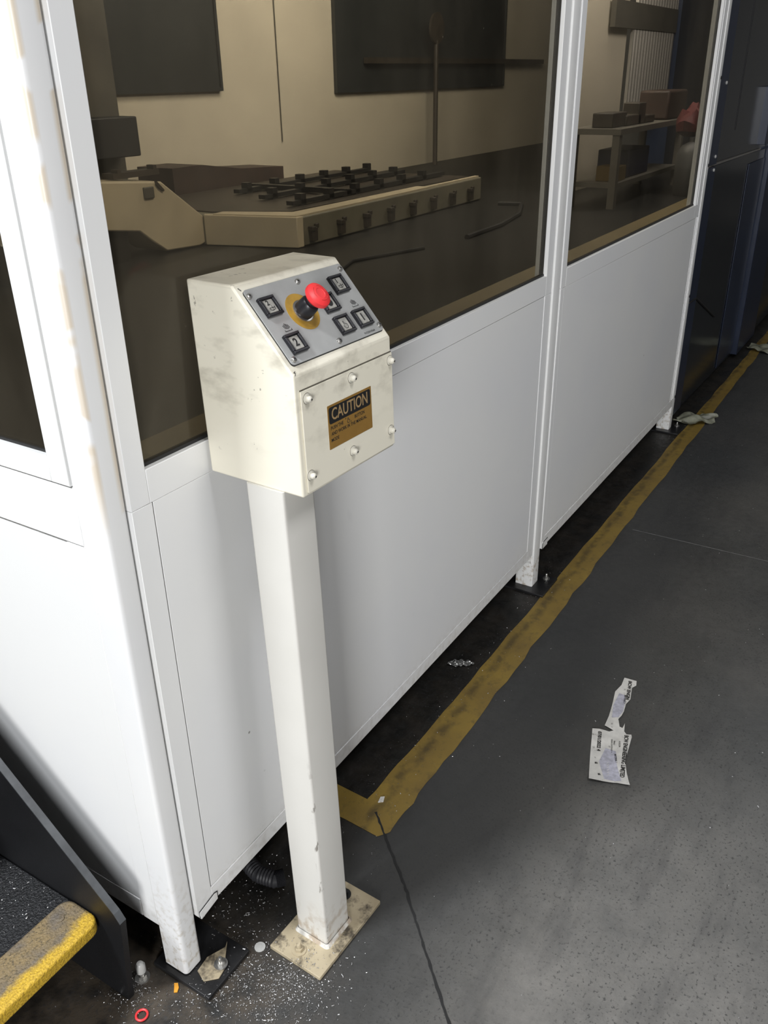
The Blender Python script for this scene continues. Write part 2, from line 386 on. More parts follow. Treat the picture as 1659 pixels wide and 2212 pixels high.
# ------------------------------------------------------------------ room
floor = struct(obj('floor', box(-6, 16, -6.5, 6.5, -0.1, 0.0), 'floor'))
def strip(pts, wdt, z=0.0006, jit=0.0):
    v, f = [], []
    for i, p in enumerate(pts):
        a = Vector(pts[max(i - 1, 0)]); b_ = Vector(pts[min(i + 1, len(pts) - 1)]); t = (b_ - a).normalized(); n = Vector((-t.y, t.x))
        k = wdt * 0.5 * (1 + random.uniform(-jit, jit))
        q = Vector(p); v += [(q.x + n.x * k, q.y + n.y * k, z), (q.x - n.x * k, q.y - n.y * k, z)]
    for i in range(len(pts) - 1): f.append((2 * i, 2 * i + 1, 2 * i + 3, 2 * i + 2))
    return v, f
def jpath(a, b_, n, j):
    a, b_ = Vector(a), Vector(b_); t = (b_ - a).normalized(); nn = Vector((-t.y, t.x))
    return [tuple(a.lerp(b_, i / n) + nn * random.uniform(-j, j)) for i in range(n + 1)]
crk = jpath((0.545, -0.085), (0.388, -0.263), 22, 0.0012) + jpath((0.38, -0.27), (0.17, -0.485), 26, 0.0012) + [(-0.2, -0.9)]
obj('crack', strip(crk, 0.0052, 0.0011, 0.35), 'gap', floor)
M['joint'] = plain('pale_floor_joint', (0.17, 0.17, 0.17), 0.6, 0, 0.4, 30)
obj('joint', strip([(2.232, -0.17), (2.236, -0.6), (2.25, -6.4)], 0.005, 0.0006), 'joint', floor)
struct(obj('ceiling', box(-6, 16, -6.5, 6.5, 6.0, 6.1), 'outer'))
struct(obj('wall_rear', box(-6, 16, -6.6, -6.5, 0, 6), 'outer'))
struct(obj('wall_far', box(16, 16.1, -6.5, 6.5, 0, 6), 'outer'))
struct(obj('wall_left', [box(-6.1, -6, -6.5, -4.5, 0, 6), box(-6.1, -6, 1.5, 6.5, 0, 6), box(-6.1, -6, -4.5, 1.5, 4.2, 6)], 'outer'))
struct(obj('wall_back', [box(-6, 16, 5.4, 5.5, 0, 6)], 'outer'))

# yellow line: long run plus the turned-in corner piece
ln = []
edge_l, edge_r = [], []
for i in range(90):
    x = 0.50 + (9.0 - 0.50) * (i / 89) ** 1.5
    edge_l.append((x + 0.06 if i == 0 else x + 0.02, -0.045 - 0.0063 * x + random.uniform(-0.003, 0.003)))
    edge_r.append((x, -0.146 + 0.0030 * x + random.uniform(-0.0045, 0.0045)))
edge_r[0] = (0.503, -0.141)
pv = [(x, y, 0.0009) for x, y in edge_l] + [(x, y, 0.0009) for x, y in edge_r]
pf = [(i, i + 1, 91 + i, 90 + i) for i in range(89)]
cv = [(0.503, -0.141, 0.0010), (0.484, -0.127, 0.0010), (0.489, -0.035, 0.0010), (0.491, 0.12, 0.0010), (0.575, 0.12, 0.0010), (0.568, -0.05, 0.0010), (0.555, -0.12, 0.0010)]
tag(obj('yellow_floor_line', [(pv, pf), (cv, [tuple(range(7))])], 'line'), 'worn yellow painted line on the floor running along the white enclosure', 'line marking')

# ------------------------------------------------------------------ white enclosure
ZT = 2.45
def panel_unit(label, x0, x1, yf, wx0, wx1, lx0, lx1, glassm):
    t = thing('enclosure_section', (0, 0, 0), label, 'panel', 'front enclosure panels')
    zs, zb, zl, zg = 1.044, 0.129, 0.168, 0.990
    th = 0.022
    fr = [box(x0, wx0, yf, yf + th, zg, ZT), box(wx1, x1, yf, yf + th, zg, ZT), box(wx0, wx1, yf, yf + th, zg, zs), box(wx0, wx1, yf, yf + th, 2.38, ZT)]
    obj('window_frame', fr, 'white', t, bevel=0.0012)
    g = 0.0014
    obj('lower_frame', [box(x0, lx0 - g, yf, yf + th, zb, zg - 0.0004), box(lx1 + g, x1, yf, yf + th, zb, zg - 0.0004), box(lx0 - g, lx1 + g, yf, yf + th, zb, zl - g)], 'white', t, bevel=0.0008)
    obj('infill_sheet', box(lx0 + g * 1.0, lx1 - g * 0.3, yf + 0.0012, yf + 0.014, zl + 0.0010, zg - 0.0007), 'white', t, bevel=0.0006)
    obj('glazing_gasket', [box(wx0, wx0 + 0.004, yf + 0.009, yf + 0.018, zs, 2.38), box(wx1 - 0.010, wx1, yf + 0.012, yf + 0.02, zs, 2.38), box(wx0, wx1, yf + 0.009, yf + 0.018, zs, zs + 0.0055), ], 'gap', t)
    obj('window_pane', box(wx0, wx1, yf + 0.011, yf + 0.014, zs, 2.38), glassm, t)
    return t
p1 = panel_unit('near white enclosure panel with a wide smoked window, behind the control pedestal', 0.0465, 1.6445, -0.004, 0.0835, 1.6015, 0.0885, 1.597, 'glass')
obj('corner_tab', prism([(0.050, 0.129), (0.050, 0.138), (0.093, 0.146), (0.099, 0.144), (0.099, 0.127), (0.052, 0.118)], -0.0065, 0.012, 'y'), 'white', p1, bevel=0.0008)
obj('tab_seam', [tube([(0.0495, -0.0052, 0.124), (0.0495, -0.0052, 0.139), (0.092, -0.0052, 0.1478), (0.100, -0.0052, 0.145), (0.100, -0.0052, 0.131)], 0.0009, 6)], 'gap', p1)
p2 = panel_unit('far white enclosure panel with the narrower-looking smoked window, next to the navy guard', 1.7015, 3.2985, -0.0105, 1.737, 3.205, 1.728, 3.245, 'glassfar')
obj('rail_clip', [prism([(1.688 + 0.02, 0.125), (1.688 + 0.02, 0.144), (1.715, 0.150), (1.748, 0.150), (1.752, 0.140), (1.750, 0.125)], -0.013, 0.01, 'y')], 'white', p2, bevel=0.0008)
obj('clip_seam', tube([(1.7065, -0.0135, 0.126), (1.7065, -0.0135, 0.146), (1.715, -0.0135, 0.1515), (1.748, -0.0135, 0.1515)], 0.0011, 6), 'gap', p2)
obj('edge_trim', [box(3.262, 3.266, -0.0135, -0.008, 0.17, 0.99), box(3.283, 3.286, -0.0135, -0.008, 0.17, ZT), box(3.222, 3.2245, -0.013, -0.008, 1.044, ZT)], 'white', p2, bevel=0.0006)

# corner post
t = thing('corner_post', (0, 0, 0), 'white square corner post with beige glue stains, left of the control pedestal', 'post', None)
obj('post_tube', prism([p_ for p_ in rrect(0.0, 0.0435, 0.0, 0.054, 0.0085) if p_[1] < 0.03] + [(0.0435, 0.0545), (0.0, 0.0545)], 0.012, ZT, 'z'), 'post', t, smooth=True)
obj('foot_plate', prism(rrect(-0.012, 0.107, -0.066, 0.079, 0.004), 0.0, 0.009, 'z'), 'rubber', t, bevel=0.0015)
def bolt(parent, c, r=0.008, mat='steel', name='anchor_bolt'):
    hexp = [(r * math.cos(math.radians(60 * i)), r * math.sin(math.radians(60 * i))) for i in range(6)]
    sh = [shift(lathe([(r * 1.7, 0), (r * 1.7, 0.002)], 20), c), shift(prism(hexp, 0.002, 0.009, 'z'), c), shift(lathe([(r * 0.55, 0.009), (r * 0.55, 0.018), (r * 0.4, 0.02)], 12), c)]
    return obj(name, sh, mat, parent, smooth=True)
obj('plaster_smear', prism([(0.018, -0.010), (0.05, -0.006), (0.085, -0.022), (0.098, -0.016), (0.07, -0.036), (0.052, -0.052), (0.028, -0.056), (0.008, -0.035)], 0.009, 0.0125, 'z'), 'plate', t, bevel=0.0012)
bolt(t, (0.052, -0.040, 0.0125))
# middle post
def mid_post(label, x0, x1, yf):
    t = thing('enclosure_post', (x0, 0, 0), label, 'post', 'slim front enclosure posts')
    obj('post_tube', prism(rrect(0, x1 - x0, yf, 0.052, 0.0035, 3), 0.008, ZT, 'z'), 'post2', t, smooth=True)
    obj('foot_plate', box(-0.035, x1 - x0 + 0.045, -0.062, 0.075, 0, 0.008), 'rubber', t, bevel=0.0015)
    obj('gusset', prism([(0.0, 0.129), (-0.003, 0.129), (-0.003, 0.105), (0.0, 0.095)], 0.0, 0.05, 'y'), 'post2', t)
    bolt(t, (x1 - x0 + 0.024, -0.03, 0.008), 0.007)
    return t
m, nt, b = new_mat('scuffed_post_paint')
v = coords(nt); s = sep(nt, v)
base = mixc(nt, ramp(nt, noise(nt, v, 3), 0.4, 0.7), (0.80, 0.80, 0.78), (0.76, 0.76, 0.75))
low = mth(nt, 'MULTIPLY', ramp(nt, s[2], 0.10, 0.16, 1, 0), ramp(nt, noise(nt, v, 70, 5), 0.5, 0.66))
base = mixc(nt, mth(nt, 'MULTIPLY', low, 0.7), base, (0.33, 0.25, 0.16))
nt.links.new(base, b.inputs['Base Color']); b.inputs['Roughness'].default_value = 0.4
M['post2'] = m
mid_post('slim white post between the two front windows', 1.6475, 1.6985, -0.0085)
t = mid_post('slim white end post with small dark rivets against the navy guard', 3.3015, 3.348, -0.0085)
for z in (1.52, 1.19, 0.64, 0.165):
    obj('rivet', shift(([(x, -z_, y) for x, y, z_ in lathe([(0.0065, 0), (0.0065, 0.002), (0.004, 0.0035)], 14)[0]], lathe([(0.0065, 0), (0.0065, 0.002), (0.004, 0.0035)], 14)[1]), (0.036, -0.0085, z)), 'gap', t, smooth=True)

# side wall of the enclosure (left of the corner post)
t = thing('side_panel', (0, 0, 0), 'bright white side wall of the enclosure behind the black steps', 'panel')
Y1 = 1.35
obj('lower_frame', [box(0.0, 0.02, 0.0552, Y1, 0.9392, 1.033), box(0.0006, 0.02, 0.0552, 0.058, 0.93, 1.035), box(0.0, 0.02, 0.0555, 0.0945, 0.118, 0.9375), box(0.0, 0.02, 0.0965, Y1, 0.118, 0.162)], 'white', t, bevel=0.0008)
obj('infill_sheet', box(0.0006, 0.012, 0.0552, Y1, 0.1645, 0.9348), 'white', t, bevel=0.0006)
obj('lintel', box(0.0, 0.02, 0.0555, Y1, 2.39, ZT), 'white', t, bevel=0.001)
t = thing('side_window', (0, 0, 0), 'white framed smoked window in the side wall at the left edge', 'window')
obj('sash', [box(-0.001, 0.02, 0.0595, 0.0985, 1.0355, 2.385), box(-0.001, 0.02, 1.24, 1.30, 1.0355, 2.385), box(-0.001, 0.02, 0.0985, 1.24, 1.0355, 1.0755), box(-0.001, 0.02, 0.0985, 1.24, 2.34, 2.385)], 'white', t, bevel=0.001)
obj('window_pane', box(0.009, 0.012, 0.0985, 1.24, 1.0755, 2.34), 'glass', t)
obj('glazing_gasket', [box(0.007, 0.014, 0.0985, 1.24, 1.0755, 1.080), box(0.007, 0.014, 0.0985, 0.101, 1.0755, 2.34)], 'gap', t)

# ------------------------------------------------------------------ navy guard beyond the enclosure
t = thing('machine_guard', (3.40, 0, 0), 'dark navy sheet metal guard beyond the far end of the white enclosure', 'guard')
def gb(*a): return box(*a)
obj('edge_flange', box(-0.045, 0.098, -0.006, 0.028, 0.06, 1.172), 'navy', t, bevel=0.002)
obj('upper_flange', box(-0.045, 0.098, -0.006, 0.028, 1.182, 2.6), 'navy', t, bevel=0.002)
obj('lower_door', prism([(0.104, 0.055), (1.27, 0.02), (1.27, 1.166), (0.104, 1.174)], 0.002, 0.028, 'y'), 'navydark', t, bevel=0.002)
obj('upper_sheet', prism([(0.104, 1.186), (1.27, 1.176), (1.27, 2.6), (0.104, 2.6)], 0.006, 0.028, 'y'), 'navydark', t, bevel=0.002)
obj('door_post', box(1.285, 1.80, -0.030, 0.03, 0.02, 2.6), 'navy', t, bevel=0.003)
obj('door_stile', box(0.86, 1.265, -0.004, 0.001, 0.05, 1.12), 'navy', t, bevel=0.0015)
obj('hinge_cover', box(1.02, 1.8, -0.034, 0.02, 1.20, 1.47), 'navy', t, bevel=0.002)
obj('rear_sheet', box(1.80, 5.6, -0.012, 0.03, 0.03, 2.6), 'navydark', t, bevel=0.002)
obj('seam', tube([(-0.04, -0.0065, 0.605), (0.098, -0.0065, 0.600), (0.10, -0.002, 0.600), (0.60, -0.002, 0.40)], 0.0045, 6), 'gap', t)
obj('panel_joint', box(0.43, 0.438, 0.0035, 0.007, 1.30, 2.6), 'gap', t)
obj('light_stop_strip', box(0.0, 1.80, 0.03, 0.04, 0.0, 0.20), 'gap', t)  # added black strip, blocks the strip of light under the guard
for x, z in ((0.06, 1.50), (0.055, 1.215), (0.062, 1.160)):
    pr_ = lathe([(0.007, 0), (0.007, 0.003), (0.004, 0.005)], 14)
    obj('screw', shift(([(a, -c, b2) for a, b2, c in pr_[0]], pr_[1]), (x, -0.006, z)), 'clear', t, smooth=True)

# ------------------------------------------------------------------ steps at the left
PL = [(0.066, 0.0), (0.040, 0.228), (0.052, 0.246), (0.31, 0.478), (0.80, 0.93), (1.25, 0.93), (1.25, 0.0)]
t = thing('access_steps', (0, 0, 0), 'black steps with a yellow grit nosing in the lower left corner', 'steps')
sp = obj('side_plate', prism(PL, -0.088, -0.0755, 'x'), 'stairside', t)
ed = []
for (y0, z0), (y1, z1) in ((PL[1], PL[2]), (PL[2], PL[4])):
    v_ = [(-0.0885, y0, z0 + 0.0002), (-0.075, y0, z0 + 0.0002), (-0.075, y1, z1 + 0.0002), (-0.0885, y1, z1 + 0.0002)]
    v_ += [(x, y + 0.0012, z - 0.0022) for x, y, z in v_]
    ed.append((v_, [(0, 1, 2, 3), (7, 6, 5, 4), (0, 4, 5, 1), (1, 5, 6, 2), (2, 6, 7, 3), (3, 7, 4, 0)]))
obj('worn_edge', ed, 'stairedge', sp)
obj('side_plate', prism(PL, -1.062, -1.05, 'x'), 'stairside', t)
for k in range(3):
    y0, z = 0.105 + 0.27 * k, 0.207 + 0.2 * k
    st = obj('step_tread', box(-1.05, -0.0885, y0 + 0.01, y0 + 0.33, z - 0.035, z - 0.001), 'grit', t, bevel=0.003)
    if k == 0:
        ns = obj('nosing', prism(rrect(-1.045, -0.0895, y0 - 0.012, y0 + 0.078, 0.022, 6), z - 0.024, z + 0.004, 'z'), 'nosing', st, bevel=0.005, seg=3)
        hs = lathe([(0.008, 0), (0.008, 0.0022), (0.0055, 0.003)], 18)
        obj('nosing_screw', shift(hs, (-0.128, y0 + 0.050, z + 0.0035)), 'nosing', st, smooth=True)
        obj('nosing_screw', shift(hs, (-0.55, y0 + 0.050, z + 0.0035)), 'nosing', st, smooth=True)

# ------------------------------------------------------------------ control pedestal (leans slightly)
ped = thing('control_pedestal', (0.1907, -0.1947, 0), 'cream control pedestal with sloping button panel, red stop button and caution sticker', 'control pedestal')
ped.rotation_euler[2] = -0.0402
SH = Matrix(((1, 0, 0.0086, 0), (0, 1, 0.0354, 0), (0, 0, 1, 0), (0, 0, 0, 1)))
PW, PD = 0.0746, 0.0743
obj('column', prism(rrect(0, PW, 0, PD, 0.005, 4), 0.009, 0.9945, 'z'), 'column', ped, SH, smooth=True)
bp = obj('base_plate', prism(rrect(-0.060, 0.147, -0.028, 0.098, 0.002, 2), 0.0005, 0.0095, 'z'), 'plate', ped, bevel=0.001)
wl = []
ring_o = rrect(-0.006, PW + 0.006, -0.006, PD + 0.006, 0.008, 4); ring_i = rrect(-0.001, PW + 0.001, -0.001, PD + 0.001, 0.005, 4)
nr = len(ring_o)
wl.append(([(x, y, 0.0095) for x, y in ring_o] + [(x, y, 0.0165) for x, y in ring_i], [(i, (i + 1) % nr, nr + (i + 1) % nr, nr + i) for i in range(nr)]))
obj('weld_bead', wl, 'column', bp, smooth=True)
bolt(bp, (-0.036, 0.042, 0.0095), 0.0085, 'plate', 'anchor_bolt')
bolt(bp, (0.118, 0.045, 0.0095), 0.0085, 'rubber', 'anchor_bolt')
# switch box
BX, BY, BW, BD = 0.0044, -0.0371, 0.2419, 0.187
ZB, ZS, ZTP, DT = 0.9939, 1.1788, 1.2931, 0.0992
XB = SH @ T((BX, BY, 0))
prof = [(0, ZB), (0, ZS), (DT, ZTP), (BD, ZTP), (BD, ZB)]
obj('switch_box', prism(prof, 0, BW, 'x'), 'cream', ped, XB, bevel=0.003, seg=3)
Ls = math.hypot(DT, ZTP - ZS); ty, tz = DT / Ls, (ZTP - ZS) / Ls
XS = XB @ Matrix(((1, 0, 0, 0), (0, ty, -tz, 0), (0, tz, ty, ZS), (0, 0, 0, 1)))      # u, along slope, outward
def cross(r, wd, z):
    return [box(-r, r, -wd, wd, z - 0.002, z), box(-wd, wd, -r, r, z - 0.002, z)]
def slope(name, shapes, mat, parent, at=(0, 0, 0), **kw):
    return obj(name, shapes, mat, parent, XS @ T(at), **kw)
cp = slope('control_panel', prism(rrect(0.0108, 0.2375, 0.0140, 0.1385, 0.006, 4), 0.0002, 0.0022, 'z'), 'silver', ped, bevel=0.0004)
slope('panel_gasket', prism(rrect(0.0096, 0.2362, 0.0128, 0.1378, 0.006, 4), 0.0001, 0.0008, 'z'), 'gap', cp)
for u, q in ((0.0148, 0.1272), (0.1222, 0.1283), (0.2288, 0.1290), (0.2310, 0.0232), (0.1255, 0.0225), (0.0180, 0.0216)):
    slope('panel_screw', lathe([(0.0045, 0), (0.0045, 0.0012), (0.0038, 0.0030), (0.0018, 0.0038)], 18), 'steel', cp, (u, q, 0.0022), smooth=True)
    slope('screw_recess', cross(0.0019, 0.0005, 0.0041), 'gap', cp, (u, q, 0.0022))
def pushbutton(u, q, kind):
    bz = [box(-.0162, .0162, .0110, .0152, 0, .006), box(-.0162, .0162, -.0152, -.0110, 0, .006), box(-.0162, -.0112, -.0110, .0110, 0, .006), box(.0112, .0162, -.0110, .0110, 0, .006)]
    bt = slope('push_button', bz, 'black', ped, (u, q, 0.0022), bevel=0.0009)
    slope('lens', prism(rrect(-.0105, .0105, -.0103, .0103, .001, 2), 0.0, .0036, 'z'), 'lens', bt, (u, q, 0.0022), bevel=0.0006)
    X = XS @ T((u, q, 0.0022 + 0.0038))
    def tx(s, size, at, bold=0.0003):
        return text('symbol', s, size, 'ink', bt, X @ T((*at, 0)), 0.0001, bold)
    def hand(cx, cy, k, slotted=False):
        pts = [(-.4, -1), (-.75, -.2), (-.35, .1), (-.35, 1.0), (-.05, 1.05), (0, .25), (.35, .2), (.7, .0), (.75, -.5), (.4, -1), (-.4, -1)]
        P3 = [(cx + a * k, cy + b2 * k, 0.0) for a, b2 in pts]
        slope('symbol', tube(P3, 0.00045, 5), 'ink', bt, (u, q, 0.0058))
    if kind == '2': tx('2', 0.017, (0, 0), 0.0005)
    elif kind == '1': tx('1', 0.017, (0, 0), 0.0005)
    elif kind == 'dot': slope('symbol', lathe([(0.0065, 0), (0.0065, 0.0003)], 20), 'ink', bt, (u, q, 0.0056))
    elif kind == 'hand': hand(0, -0.001, 0.006)
    elif kind == '2h': tx('2', 0.011, (-0.002, 0.005)); arc(bt, u, q)
    elif kind == '1h': tx('1', 0.011, (-0.002, 0.005)); arc(bt, u, q)
    return bt
def arc(bt, u, q):
    P3 = [(0.001 + 0.0055 * math.cos(a), -0.0035 + 0.0035 * math.sin(a), 0) for a in [math.radians(d) for d in range(-180, 10, 15)]]
    slope('symbol', [tube(P3 + [(0.0065, -0.001, 0)], 0.0005, 5), tube([(-0.0045, -0.0030, 0), (0.0065, -0.0030, 0)], 0.0005, 5), tube([(0.002, -0.0068, 0), (0.002, 0.000, 0)], 0.0005, 5)], 'ink', bt, (u, q, 0.0058))
pushbutton(0.0381, 0.1040, '2h')
pushbutton(0.2013, 0.1052, '1h')
pushbutton(0.1550, 0.0820, 'dot')
pushbutton(0.1563, 0.0428, 'hand')
pushbutton(0.2032, 0.0430, '1')
pushbutton(0.0398, 0.0423, '2')
# emergency stop
E0 = (0.0945, 0.0830, 0.0022)
es = slope('emergency_stop_button', lathe([(0.0120, 0.030), (0.0165, 0.0335), (0.0198, 0.0375), (0.0200, 0.0405), (0.0190, 0.0440), (0.0150, 0.0468), (0.0080, 0.0480), (0.0075, 0.0474), (0.0020, 0.0474)], 40), 'red', ped, E0, smooth=True)
slope('yellow_disc', lathe([(0.0300, 0), (0.0300, 0.0005)], 44), 'yellowdisc', es, E0)
slope('collar', lathe([(0.0165, 0), (0.0165, 0.002), (0.0150, 0.0025), (0.0142, 0.020), (0.0120, 0.024), (0.0095, 0.025), (0.0090, 0.034)], 36), 'black', es, E0, smooth=True)
slope('trim_ring', lathe([(0.0178, 0.0003), (0.0178, 0.0022), (0.0160, 0.0026)], 36), 'steel', es, E0, smooth=True)
am = []
for k in range(3):
    a0 = 120 * k
    am.append(tube([(0.0122 * math.cos(math.radians(a0 + d)), 0.0122 * math.sin(math.radians(a0 + d)), 0.0473) for d in range(0, 85, 12)], 0.0005, 5))
slope('turn_arrows', am, 'reddark', es, E0)
# hatched pallet symbols above the number buttons
for u, q in ((0.0452, 0.0690), (0.2090, 0.0705)):
    hs = []
    for i in range(5):
        x = -0.0065 + 0.0024 * i; k_ = 1 - abs(i - 2) * 0.22
        hs.append(prism([(x, 0.0060 * k_), (x + 0.0011, 0.0060 * k_), (x + 0.0030, -0.0036 * k_), (x + 0.0019, -0.0036 * k_)], 0, 0.0002, 'z'))
    hs += [box(-0.0075, 0.0075, -0.0066, -0.0058, 0, 0.0002), box(-0.0075, -0.0067, -0.0066, -0.0040, 0, 0.0002), box(0.0067, 0.0075, -0.0066, -0.0035, 0, 0.0002)]
    slope('pallet_mark', hs, 'ink', cp, (u, q, 0.0023))
text('part_number', 'FU22010568', 0.0045, 'ink', cp, XS @ T((0.2015, 0.0186, 0.0024)), 0.00005, 0, 0.027)
slope('pen_scribble', tube([(0.010, 0.000, 0), (0.013, 0.003, 0), (0.011, 0.005, 0), (0.015, 0.006, 0)], 0.0005, 5), 'ink', cp, (-0.006, 0.0, 0.0006))
slope('pen_tick', tube([(0.0135, 0.144, 0), (0.0165, 0.139, 0)], 0.0005, 5), 'ink', cp, (-0.006, 0.0, 0.0006))

# cover plate on the upright front
XF = XB @ Matrix(((1, 0, 0, 0), (0, 0, -1, 0), (0, 1, 0, 0), (0, 0, 0, 1)))       # u, height, outward (-y)
cv_ = obj('cover_plate', prism(rrect(0.0100, 0.2405, 0.9990, 1.1545, 0.001, 2), 0.0, 0.0026, 'z'), 'cream', ped, XF, bevel=0.0006)
obj('plate_seam', prism(rrect(0.0088, 0.2415, 1.02, 1.1562, 0.001, 2), 0.0, 0.0008, 'z'), 'stain_shade', cv_, XF) if False else None
M['stain_shade'] = plain('seam_grime_and_shade', (0.10, 0.09, 0.07), 0.7)  # seam grime, also the painted shade round the washers
obj('dirty_seam', [box(0.010, 0.2405, 1.1546, 1.1562, 0, 0.0012)], 'stain_shade', cv_, XF)
for u, q in ((0.0222, 1.1418), (0.1295, 1.1425), (0.2345, 1.1425), (0.0180, 1.0250), (0.1238, 1.0265), (0.2300, 1.0262)):
    obj('shadow_ring', lathe([(0.0084, 0.0), (0.0084, 0.0002)], 24), 'stain_shade', cv_, XF @ T((u, q, 0.0026)))  # dark disc paints the ring of shadow round each washer
    obj('washer', lathe([(0.0078, 0.0), (0.0078, 0.0012), (0.0070, 0.0016)], 24), 'creamscrew', cv_, XF @ T((u, q, 0.0026)), smooth=True)
    obj('cover_screw', lathe([(0.0050, 0.0), (0.0050, 0.0035), (0.0044, 0.0056), (0.0024, 0.0072), (0.0010, 0.0076)], 24), 'creamscrew', cv_, XF @ T((u, q, 0.0042)), smooth=True)
    obj('screw_recess', cross(0.0018, 0.0005, 0.0079), 'gap', cv_, XF @ T((u, q, 0.0042)))
cl = obj('caution_sticker', prism(rrect(0.0663, 0.1782, 1.0478, 1.1162, 0.001, 2), 0.0, 0.0005, 'z'), 'gold', ped, XF @ T((0, 0, 0.0026)))
obj('black_band', prism(rrect(0.0690, 0.1752, 1.0868, 1.1128, 0.004, 4), 0.0005, 0.0007, 'z'), 'ink', cl, XF @ T((0, 0, 0.0026)))
text('caution_lettering', 'CAUTION', 0.026, 'goldtext', cl, XF @ T((0.1218, 1.0998, 0.0034)), 0.00008, 0.0003, 0.092)
for s_, uc, q, wd in (('PUSH THE', 0.0870, 1.0800, 0.031), ('BUTTON', 0.1452, 1.0800, 0.026), ('AND WORK IN THE MANUAL', 0.1178, 1.0707, 0.091), ('MODE', 0.0808, 1.0610, 0.0190)):
    text('instruction_lettering', s_, 0.0075, 'ink', cl, XF @ T((uc, q, 0.0032)), 0.00008, 0.0001, wd)
hp = [(-.4, -1), (-.75, -.2), (-.35, .1), (-.35, .9), (-.05, 1.0), (0, .25), (.35, .2), (.7, .0), (.75, -.5), (.4, -1), (-.4, -1)]
obj('hand_symbol', [tube([(0.1158 + a * 0.0042, 1.0800 + b2 * 0.0042, 0.0033) for a, b2 in hp], 0.00035, 5), box(0.1085, 0.1092, 1.0828, 1.0850, 0.003, 0.0033), box(0.1085, 0.1105, 1.0843, 1.0850, 0.003, 0.0033), box(0.1222, 0.1229, 1.0752, 1.0774, 0.003, 0.0033), box(0.1209, 0.1229, 1.0752, 1.0759, 0.003, 0.0033)], 'ink', cl, XF)

# ------------------------------------------------------------------ things on the floor
# torn printed sheet
outline = [(1.335, -0.427), (1.34, -0.461), (1.32, -0.466), (1.303, -0.459), (1.251, -0.471), (1.224, -0.467), (1.19, -0.472), (1.171, -0.472), (1.153, -0.469), (1.127, -0.481), (1.126, -0.489), (1.147, -0.489), (1.116, -0.497), (1.108, -0.506), (1.113, -0.517), (1.104, -0.521), (1.053, -0.528), (1.008, -0.534), (0.97, -0.55), (0.928, -0.571), (0.922, -0.541), (0.907, -0.51), (0.895, -0.479), (0.989, -0.45), (1.083, -0.422), (1.09, -0.438), (1.094, -0.464), (1.104, -0.472), (1.11, -0.446), (1.153, -0.443), (1.205, -0.435), (1.263, -0.424), (1.299, -0.43)]
def lift(x, y):
    return 0.0018 + max(0.0, 0.96 - x) ** 2 * 2.0 + 0.0012 * math.sin(60 * y + 20 * x) + (0.004 * max(0, -(y + 0.53)) / 0.04)
def sheet(name, poly, mat, parent, dz, sub=4):
    bm = bmesh.new(); vs = [bm.verts.new((x, y, 0)) for x, y in poly]; bm.faces.new(vs)
    bmesh.ops.triangulate(bm, faces=bm.faces)
    for _ in range(sub):
        long_ = [e for e in bm.edges if e.calc_length() > 0.012]
        if not long_: break
        bmesh.ops.subdivide_edges(bm, edges=long_, cuts=1); bmesh.ops.triangulate(bm, faces=bm.faces)
    for v_ in bm.verts: v_.co.z = lift(v_.co.x, v_.co.y) + dz
    for f in bm.faces:
        if f.normal.z < 0: f.normal_flip()
    me = bpy.data.meshes.new(name); bm.to_mesh(me); bm.free(); me.materials.append(M[mat])
    for p_ in me.polygons: p_.use_smooth = True
    o = bpy.data.objects.new(name, me); col.objects.link(o)
    if parent: o.parent = parent
    return o
pp = tag(sheet('torn_delivery_note', outline, 'paper', None, 0), 'torn white printed sheet with lilac band lying on the grey floor', 'paper')
sheet('lilac_band', [(1.030, -0.476), (1.03, -0.503), (0.985, -0.520), (0.935, -0.548), (0.926, -0.535), (0.918, -0.510), (0.960, -0.486), (0.975, -0.478)], 'lilac', pp, 0.0004)
sheet('lilac_band', [(1.262, -0.436), (1.262, -0.452), (1.235, -0.462), (1.19, -0.470), (1.160, -0.467), (1.150, -0.452), (1.205, -0.438)], 'lilac', pp, 0.0004)
def ptext(s_, a, b2, size, mat='ink', bold=0.0004, nm='lettering'):
    a, b2 = Vector(a), Vector(b2); d = b2 - a; c = (a + b2) / 2
    ang = math.atan2(d.y, d.x)
    o = text(nm, s_, size, mat, pp, T((c.x, c.y, 0)) @ Matrix.Rotation(ang, 4, 'Z'), 0.00005, bold, d.length)
    for v_ in o.data.vertices: v_.co.z += lift(v_.co.x, v_.co.y) + 0.0007
    return o
ptext('BCW ENGINEERING LIMITED', (1.103, -0.507), (0.948, -0.545), 0.0145)
ptext('BCW ENGIN', (1.328, -0.446), (1.245, -0.464), 0.0130)
ptext('07/01/2022 4', (1.080, -0.443), (1.010, -0.464), 0.0125)
ptext('36662', (1.068, -0.487), (1.052, -0.491), 0.006, bold=0)
ptext('ORDER 52132 PO BOX 14', (1.070, -0.479), (1.020, -0.495), 0.0055, bold=0)
ptext('01332 206', (1.072, -0.499), (1.050, -0.506), 0.006, bold=0)
ptext('MATERIAL 1', (1.018, -0.505), (0.990, -0.517), 0.0075, bold=0.0001)
ptext('MATERIAL 2', (1.262, -0.453), (1.225, -0.462), 0.007, bold=0.0001)
ptext('62', (0.968, -0.472), (0.962, -0.475), 0.009)
ptext('NK', (0.930, -0.492), (0.924, -0.496), 0.008)
for k in range(6):
    ptext('I', (0.979 - 0.008 * k, -0.498 - 0.003 * k), (0.9785 - 0.008 * k, -0.499 - 0.003 * k), 0.009, 'paper', 0.0003)

